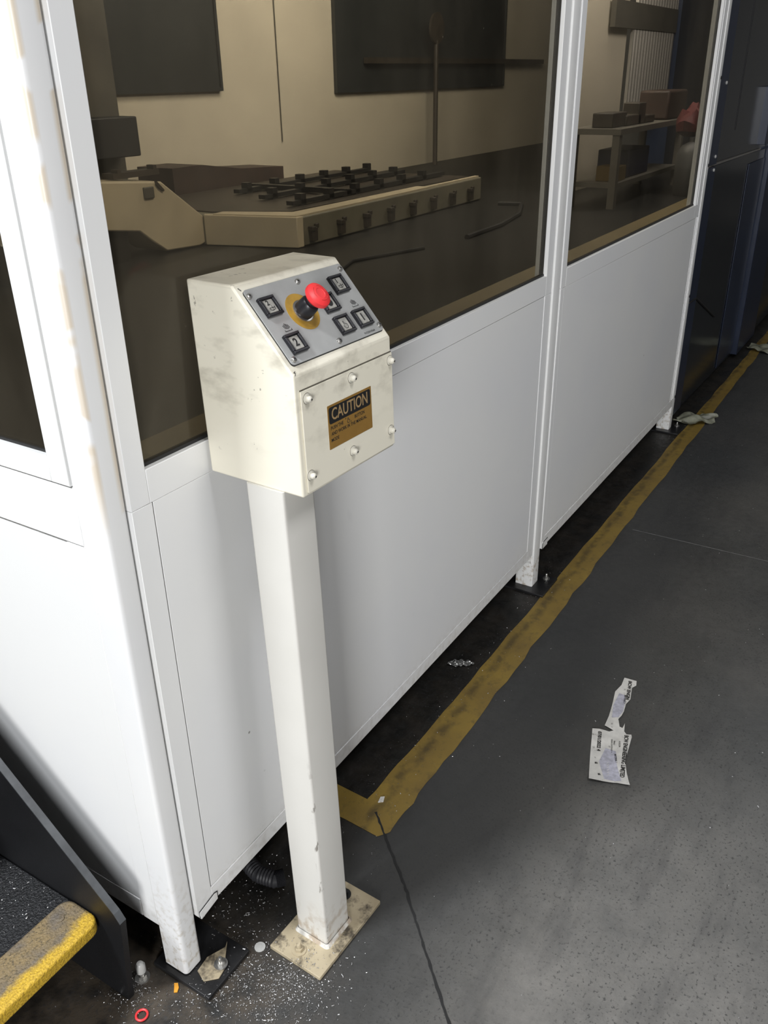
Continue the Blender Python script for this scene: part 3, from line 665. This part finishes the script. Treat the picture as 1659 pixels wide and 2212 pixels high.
# crumpled things
def crumple(name, c, rx, ry, h, mat, label, cat, seed, rot=0.0, fold=3.0, n=34, group=None):
    rnd = random.Random(seed); ph = [rnd.uniform(0, 6.3) for _ in range(8)]
    v_, f_ = [], []
    for i in range(n + 1):
        for j in range(n + 1):
            a, b2 = 2 * i / n - 1, 2 * j / n - 1
            q = (1 - 0.25 * b2 * b2) * (1 + 0.12 * math.sin(5 * b2 + ph[0])); r = (1 - 0.3 * a * a) * (1 + 0.10 * math.sin(4 * a + ph[1]))
            x, y = a * rx * q, b2 * ry * r
            z = h * (0.45 + 0.30 * math.sin(fold * a * 1.7 + ph[2] + b2) + 0.22 * math.sin(fold * 2.3 * b2 + ph[3] + 2 * a) + 0.10 * abs(math.sin(9 * a + 7 * b2 + ph[4]))) * (1.15 - 0.6 * (a * a + b2 * b2) / 2)
            cr, sr = math.cos(rot), math.sin(rot)
            v_.append((cr * x - sr * y, sr * x + cr * y, max(0.001, z)))
    for i in range(n):
        for j in range(n):
            k = i * (n + 1) + j; f_.append((k, k + 1, k + n + 2, k + n + 1))
    o = obj(name, (v_, f_), mat, None, smooth=True); o.location = c
    return tag(o, label, cat, group)
crumple('crumpled_wrapper', (3.50, -0.085, 0.0015), 0.105, 0.062, 0.035, 'film', 'crumpled greenish plastic wrapper on the yellow line by the end post', 'wrapper', 3, -0.9)
crumple('plastic_scrap', (4.93, -0.15, 0.0015), 0.07, 0.11, 0.03, 'film', 'crumpled plastic scrap on the yellow line below the navy guard', 'scrap', 5, -0.3)
crumple('crumpled_foil', (1.155, 0.005, 0.0012), 0.036, 0.016, 0.010, 'foil', 'crumpled grey foil on the oily floor under the near panel', 'foil', 11, -1.0, 6, 22)
o = obj('paper_flake', prism([(0.572, -0.074), (0.590, -0.070), (0.596, -0.078), (0.580, -0.084)], 0.001, 0.0025, 'z'), 'paper'); tag(o, 'small white flake on the yellow line near its corner', 'flake')
o = obj('plastic_ring', tube([(-0.098 + 0.0105 * math.cos(a), 0.022 + 0.0105 * math.sin(a), 0.0035) for a in [2 * PI * i / 28 for i in range(29)]], 0.0022, 8), 'red', smooth=True); tag(o, 'small red plastic ring on the floor at the bottom edge', 'ring')
o = obj('orange_chip', prism([(-0.020, 0.016), (-0.016, 0.010), (-0.022, 0.002), (-0.030, -0.002), (-0.034, 0.003), (-0.026, 0.010)], 0.001, 0.003, 'z'), 'orange'); tag(o, 'orange plastic sliver in front of the corner post foot', 'sliver')
o = obj('flat_washer', [([(x, y, z) for x, y, z in lathe([(0.011, 0), (0.011, 0.002)], 24)[0]], lathe([(0.011, 0), (0.011, 0.002)], 24)[1]), lathe([(0.0045, 0.0021), (0.0045, 0.0026)], 16)], 'clear'); o.location = (0.126, -0.076, 0.0008); tag(o, 'small grey washer on the oily floor left of the pedestal base', 'washer')
t = thing('floor_bolt', (-0.042, 0.078, 0), 'small upright metal bolt between the black step plate and the corner post', 'bolt')
bolt(t, (0, 0, 0), 0.0085, 'steel', 'bolt_head'); obj('milky_cap', lathe([(0.0095, 0.02), (0.0095, 0.036), (0.006, 0.042), (0.002, 0.043)], 16), 'clear', t, smooth=True)
# corrugated hose lying under the wall
hp_ = []
for i in range(90):
    a = i / 89
    x = 0.335 + (0.245 - 0.335) * min(1, a * 1.6) + 0.06 * max(0, a - 0.55); y = 0.19 - 0.31 * a if a < 0.75 else -0.0425 - 0.05 * (a - 0.75)
    hp_.append((x, y + 0.03, 0.022))
o = obj('corrugated_hose', tube(hp_, lambda i: 0.0185 if i % 2 else 0.0165, 14), 'greyhose', None, smooth=True); tag(o, 'dark grey corrugated hose emerging under the wall behind the pedestal column', 'hose')

# swarf slivers: nobody could count them
def swarf(name, n, sampler, label, zf, parent_kind='stuff'):
    vs, fs = [], []
    for _ in range(n):
        x, y = sampler(); z = zf(x, y)
        L = random.choice((0.0005, 0.0006, 0.0008, 0.0010, 0.0013, 0.0022)) * random.uniform(0.7, 1.3); wd = random.uniform(0.0003, 0.0007)
        a = random.uniform(0, 2 * PI); ca, sa = math.cos(a), math.sin(a); tl = random.uniform(-0.4, 0.4) * L
        k = len(vs)
        for s_, t_ in ((-1, -1), (1, -1), (1, 1), (-1, 1)):
            vs.append((x + ca * L * s_ - sa * wd * t_, y + sa * L * s_ + ca * wd * t_, z + 0.0009 + abs(tl) + tl * s_ + 0.0004 * t_))
        fs.append((k, k + 1, k + 2, k + 3))
        vs.append((x, y, z + 0.0004)); fs += [(k + 1, k, k + 4), (k + 3, k + 2, k + 4)]
    return tag(obj(name, (vs, fs), 'swarf'), label, 'swarf', None, 'stuff')
def in_box(x, y, q): return q[0] < x < q[1] and q[2] < y < q[3]
blocked = [(0.0, 0.044, 0.0, 0.055), (0.185, 0.27, -0.20, -0.115), (-0.09, -0.074, 0.06, 0.5)]
plates = [((-0.012, 0.107, -0.066, 0.079), 0.009), ((0.130, 0.338, -0.225, -0.098), 0.0095)]
def fz(x, y):
    for q, z in plates:
        if in_box(x, y, q): return z
    return 0.0005
def samp():
    while True:
        r = random.random()
        if r < 0.40: x, y = random.gauss(0.10, 0.055), random.gauss(-0.175, 0.045)
        elif r < 0.62: x, y = random.gauss(0.03, 0.07), random.gauss(-0.075, 0.045)
        elif r < 0.72: x, y = random.gauss(-0.075, 0.02), random.gauss(0.075, 0.035)
        elif r < 0.80: x, y = random.gauss(0.20, 0.08), random.gauss(0.03, 0.05)
        elif r < 0.86: x, y = random.uniform(0.25, 1.4), random.gauss(-0.06, 0.05)
        elif r < 0.89: x, y = random.gauss(1.68, 0.08), random.gauss(-0.02, 0.04)
        elif r < 0.92: x, y = random.gauss(3.30, 0.10), random.gauss(0.0, 0.04)
        elif r < 0.95: x, y = random.gauss(-0.1, 0.12), random.gauss(0.05, 0.08)
        else: x, y = random.uniform(0.1, 2.5), random.uniform(-1.0, -0.1)
        if any(in_box(x, y, q) for q in blocked): continue
        if fz(x, y) > 0.001 and random.random() < 0.75: continue
        return x, y
swarf('metal_swarf', 3200, samp, 'bright metal swarf scattered over the oily floor round the posts', fz)
swarf('tread_swarf', 260, lambda: (-0.09 - abs(random.gauss(0, 0.16)) - 0.004, random.uniform(0.19, 0.40)), 'bright metal swarf scattered on the black step tread', lambda x, y: 0.2065)

# ------------------------------------------------------------------ inside the enclosure
tag(obj('floor_tray', box(0.03, 14.0, 0.060, 5.09, 0.44, 0.50), 'tray'), 'dark tray floor seen through the smoked windows', 'tray')
tag(obj('blackout_sheet', box(0.03, 14.0, 0.75, 0.77, 0.0, 0.44), 'gap'), 'black skirt sheet added to block light far back under the enclosure', 'blackout')  # added black sheet, keeps the space under the tray dark
tag(obj('inner_ledge', prism([(0.056, 0.90), (0.188, 0.90), (0.188, 0.985), (0.17, 1.0), (0.056, 1.0)], 0.06, 12.0, 'x'), 'ledge'), 'tan ledge just inside the bottom of the front windows', 'ledge')
tag(obj('hall_partition', box(0.0, 15.5, 5.10, 5.2, 0.0, 4.0), 'beige'), 'cream sheet wall behind the machine bed', 'partition')
tag(obj('cable', tube([(6.96, 5.09, 3.2), (6.965, 5.09, 2.0), (6.97, 5.09, 0.95)], 0.006, 6), 'grime'), 'thin dark cable hanging down the cream wall', 'cable')
def dark_window(x0, x1, z0, z1, label):
    t = thing('wall_opening', (x0, 5.10, z0), label, 'opening', 'dark openings in the cream wall')
    obj('opening_sheet', box(0, x1 - x0, -0.03, -0.001, 0, z1 - z0), 'darkwin', t)
    obj('opening_rim', [box(-0.03, 0, -0.045, -0.001, -0.03, z1 - z0), box(x1 - x0, x1 - x0 + 0.03, -0.045, -0.001, -0.03, z1 - z0), box(0, x1 - x0, -0.045, -0.001, -0.03, 0)], 'darkwin', t)
    return t
dark_window(4.75, 6.06, 1.47, 3.3, 'left dark rectangular opening high on the cream wall')
dark_window(7.98, 12.25, 1.41, 3.3, 'right dark rectangular opening high on the cream wall')
tag(obj('machine_column', box(3.2, 4.47, 4.72, 5.09, 0.5, 3.4), 'grime'), 'dim grey machine column at the left behind the smoked glass', 'column')
tag(obj('junction_box', box(3.5, 4.44, 4.50, 4.715, 1.02, 1.30), 'gap', bevel=0.01), 'dark box fixed low on the front of the machine column', 'box')
t = thing('round_sign', (9.9, 4.9, 0.5), 'dark round-headed stand, a reflection built solid, before the right wall opening', 'stand')  # reflection detail modelled as a solid stand
obj('pole', tube([(0, 0, 0), (0, 0, 1.42)], 0.03, 10), 'clutter', t)
dk = lathe([(0.17, 0), (0.17, 0.03)], 28)
obj('disc', shift(([(a, -c, b2) for a, b2, c in dk[0]], dk[1]), (0, 0.01, 1.55)), 'clutter', t)
tag(obj('wall_rail', box(8.5, 13.6, 5.0, 5.06, 1.67, 1.73), 'clutter'), 'dim horizontal rail, a reflection built solid, across the right wall opening', 'rail')  # reflection detail modelled as a solid rail

t = thing('machine_bed', (0, 0, 0), 'low cream machine bed with clamped rails behind the near window', 'machine bed')
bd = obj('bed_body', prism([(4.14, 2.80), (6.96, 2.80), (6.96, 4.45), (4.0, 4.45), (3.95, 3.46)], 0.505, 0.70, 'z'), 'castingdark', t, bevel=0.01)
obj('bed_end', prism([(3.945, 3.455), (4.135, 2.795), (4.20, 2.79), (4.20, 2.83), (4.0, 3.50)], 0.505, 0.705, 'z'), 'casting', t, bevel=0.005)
obj('top_rim', [prism([(3.98, 3.40), (4.15, 2.81), (6.0, 2.81), (6.0, 2.93), (4.30, 2.95), (4.10, 3.42)], 0.70, 0.712, 'z'), box(6.0, 6.94, 2.82, 2.86, 0.70, 0.712)], 'casting', t)
obj('chip_bed', prism([(4.35, 3.0), (6.90, 2.9), (6.90, 4.4), (4.1, 4.4), (4.08, 3.5)], 0.70, 0.709, 'z'), 'clutter', t)
for i in range(3):
    rl = obj('clamp_rail', box(4.5 + 0.2 * i, 6.8, 3.10 + 0.42 * i, 3.16 + 0.42 * i, 0.72, 0.75), 'tray', t)
    for k in range(6):
        obj('rail_foot', box(4.6 + 0.2 * i + 0.36 * k, 4.66 + 0.2 * i + 0.36 * k, 3.10 + 0.42 * i, 3.16 + 0.42 * i, 0.70, 0.79), 'tray', rl)
obj('cross_rail', box(5.2, 5.26, 3.1, 4.1, 0.72, 0.76), 'tray', t)
for k in range(8):
    x = 4.27 + 0.345 * k
    nb = obj('side_clamp', [box(x, x + 0.06, 2.765, 2.80, 0.53, 0.62), box(x - 0.01, x + 0.03, 2.755, 2.80, 0.60, 0.63), box(x + 0.06, x + 0.10, 2.78, 2.80, 0.61, 0.64)], 'clutter', t, bevel=0.004)
t = thing('machine_housing', (0, 0, 0), 'cream sloping housing at the left end of the machine bed', 'housing')
obj('housing_body', prism([(2.4, 0.72), (3.05, 0.72), (3.36, 0.675), (3.46, 0.60), (3.58, 0.52), (3.90, 0.505), (3.955, 0.52), (3.955, 0.70), (3.60, 0.955), (3.05, 1.005), (2.4, 1.01)], 3.47, 3.78, 'y'), 'casting', t, bevel=0.01)
obj('switch_cover', box(3.43, 3.515, 3.455, 3.475, 0.865, 0.935), 'grime', t, bevel=0.006)
obj('vent_slot', prism([(3.545, 0.965), (3.575, 0.935), (3.605, 0.905), (3.60, 0.895), (3.56, 0.92), (3.54, 0.945)], 3.455, 3.475, 'y'), 'clutter', t)
obj('valve_block', [box(3.32, 3.72, 3.60, 3.70, 0.985, 1.02), box(3.36, 3.39, 3.60, 3.66, 1.02, 1.04), box(3.67, 3.70, 3.60, 3.66, 1.02, 1.045)], 'clutter', t)
obj('pedestal_foot', box(2.4, 3.3, 3.52, 3.75, 0.5, 0.72), 'tray', t)
tag(obj('arc_drag_mark', tube([(5.0, 1.95, 0.512), (5.6, 1.97, 0.512), (6.2, 2.08, 0.512), (6.75, 2.3, 0.512), (6.7, 2.5, 0.512)], 0.02, 8), 'gap', smooth=True), 'thin black drag mark, built as a tube, curving over the dark tray floor', 'cable')  # dark arc of a drag mark, modelled as a tube
tag(obj('drag_streak', tube([(3.3, 1.98, 0.51), (3.9, 2.2, 0.51), (4.5, 2.02, 0.51)], 0.012, 8), 'gap', smooth=True), 'dark strap from dragging, built as a tube, on the tray floor in front of the machine bed', 'streak')  # dark drag streak, modelled as a thin tube
# red-brown machine parts behind the bed
tag(obj('coolant_hopper', prism([(4.75, 0.50), (6.2, 0.50), (6.2, 0.80), (5.6, 0.83), (5.1, 0.90), (4.75, 0.90)], 4.5, 4.9, 'y'), 'rust'), 'rust brown hopper behind the cream machine bed', 'hopper')

# far window reflection, built as solid things: shutter, blue column, bench
t = thing('roller_shutter', (0, 0, 0), 'pale ribbed shutter reflected in the far window, built solid behind it', 'shutter')
obj('shutter_sheet', box(9.12, 10.62, 2.20, 2.23, 1.10, 1.93), 'shutter', t)
obj('shutter_header', box(8.5, 10.66, 2.19, 2.24, 1.93, 2.16), 'grime', t)
obj('upper_ribs', box(9.2, 10.66, 2.20, 2.23, 2.16, 3.0), 'shutter', t)
tag(obj('inner_screen', box(7.75, 9.10, 2.26, 2.30, 0.5, 3.0), 'beige'), 'plain cream screen left of the ribbed shutter', 'screen')
tag(obj('blue_column', box(10.68, 12.3, 2.16, 2.5, 0.5, 3.2), 'blue'), 'deep blue column right of the ribbed shutter', 'column')
t = thing('workbench', (0, 0, 0), 'pale framed workbench with a lower shelf reflected in the far window, built solid behind it', 'workbench')
obj('bench_top', box(6.85, 9.1, 1.50, 1.95, 1.08, 1.125), 'benchgrey', t)
for x, y in ((6.86, 1.51), (8.82, 1.51), (6.86, 1.88), (8.82, 1.88)):
    obj('bench_leg', box(x, x + 0.07, y, y + 0.06, 0.50, 1.08), 'benchgrey', t)
obj('bench_shelf', box(6.93, 8.82, 1.52, 1.93, 0.66, 0.70), 'benchgrey', t)
tag(obj('clutter_pile', [box(6.98, 7.35, 1.62, 1.8, 1.125, 1.24), box(7.3, 7.7, 1.6, 1.8, 1.125, 1.21), box(7.62, 7.82, 1.6, 1.75, 1.125, 1.30), box(7.82, 8.12, 1.6, 1.8, 1.125, 1.19)], 'clutter', bevel=0.01), 'dark oily parts piled on the workbench', 'parts', None, 'stuff')
tag(obj('storage_bin', box(7.35, 8.0, 1.58, 1.85, 0.701, 0.93), 'bluebin', bevel=0.01), 'navy bin on the lower shelf of the workbench', 'bin')
tag(obj('ochre_carton', box(7.05, 7.28, 1.56, 1.75, 0.70, 0.82), 'yellowbox', bevel=0.005), 'ochre carton on the lower shelf of the workbench', 'carton')
tag(obj('brown_box', box(8.40, 9.05, 1.56, 1.85, 1.126, 1.38), 'rust', bevel=0.02), 'rusty brown box on the right of the workbench', 'box')
crb = lathe([(0.10, 0), (0.20, 0.05), (0.21, 0.12), (0.15, 0.2), (0.05, 0.24)], 16)
tag(obj('red_bag', shift(([(a * 1.4, b2 * 0.6, c * (1 + 0.2 * math.sin(5 * a * 10))) for a, b2, c in crb[0]], crb[1]), (8.30, 1.30, 1.00)), 'redbag', smooth=True), 'red cloth bag hanging in front of the brown box', 'bag')
tag(obj('gas_canister', shift(lathe([(0.12, 0), (0.13, 0.03), (0.13, 0.36), (0.09, 0.43), (0.03, 0.46), (0.03, 0.5)], 20), (8.10, 1.22, 0.50)), 'greycan', smooth=True), 'grey canister standing beside the workbench', 'canister')
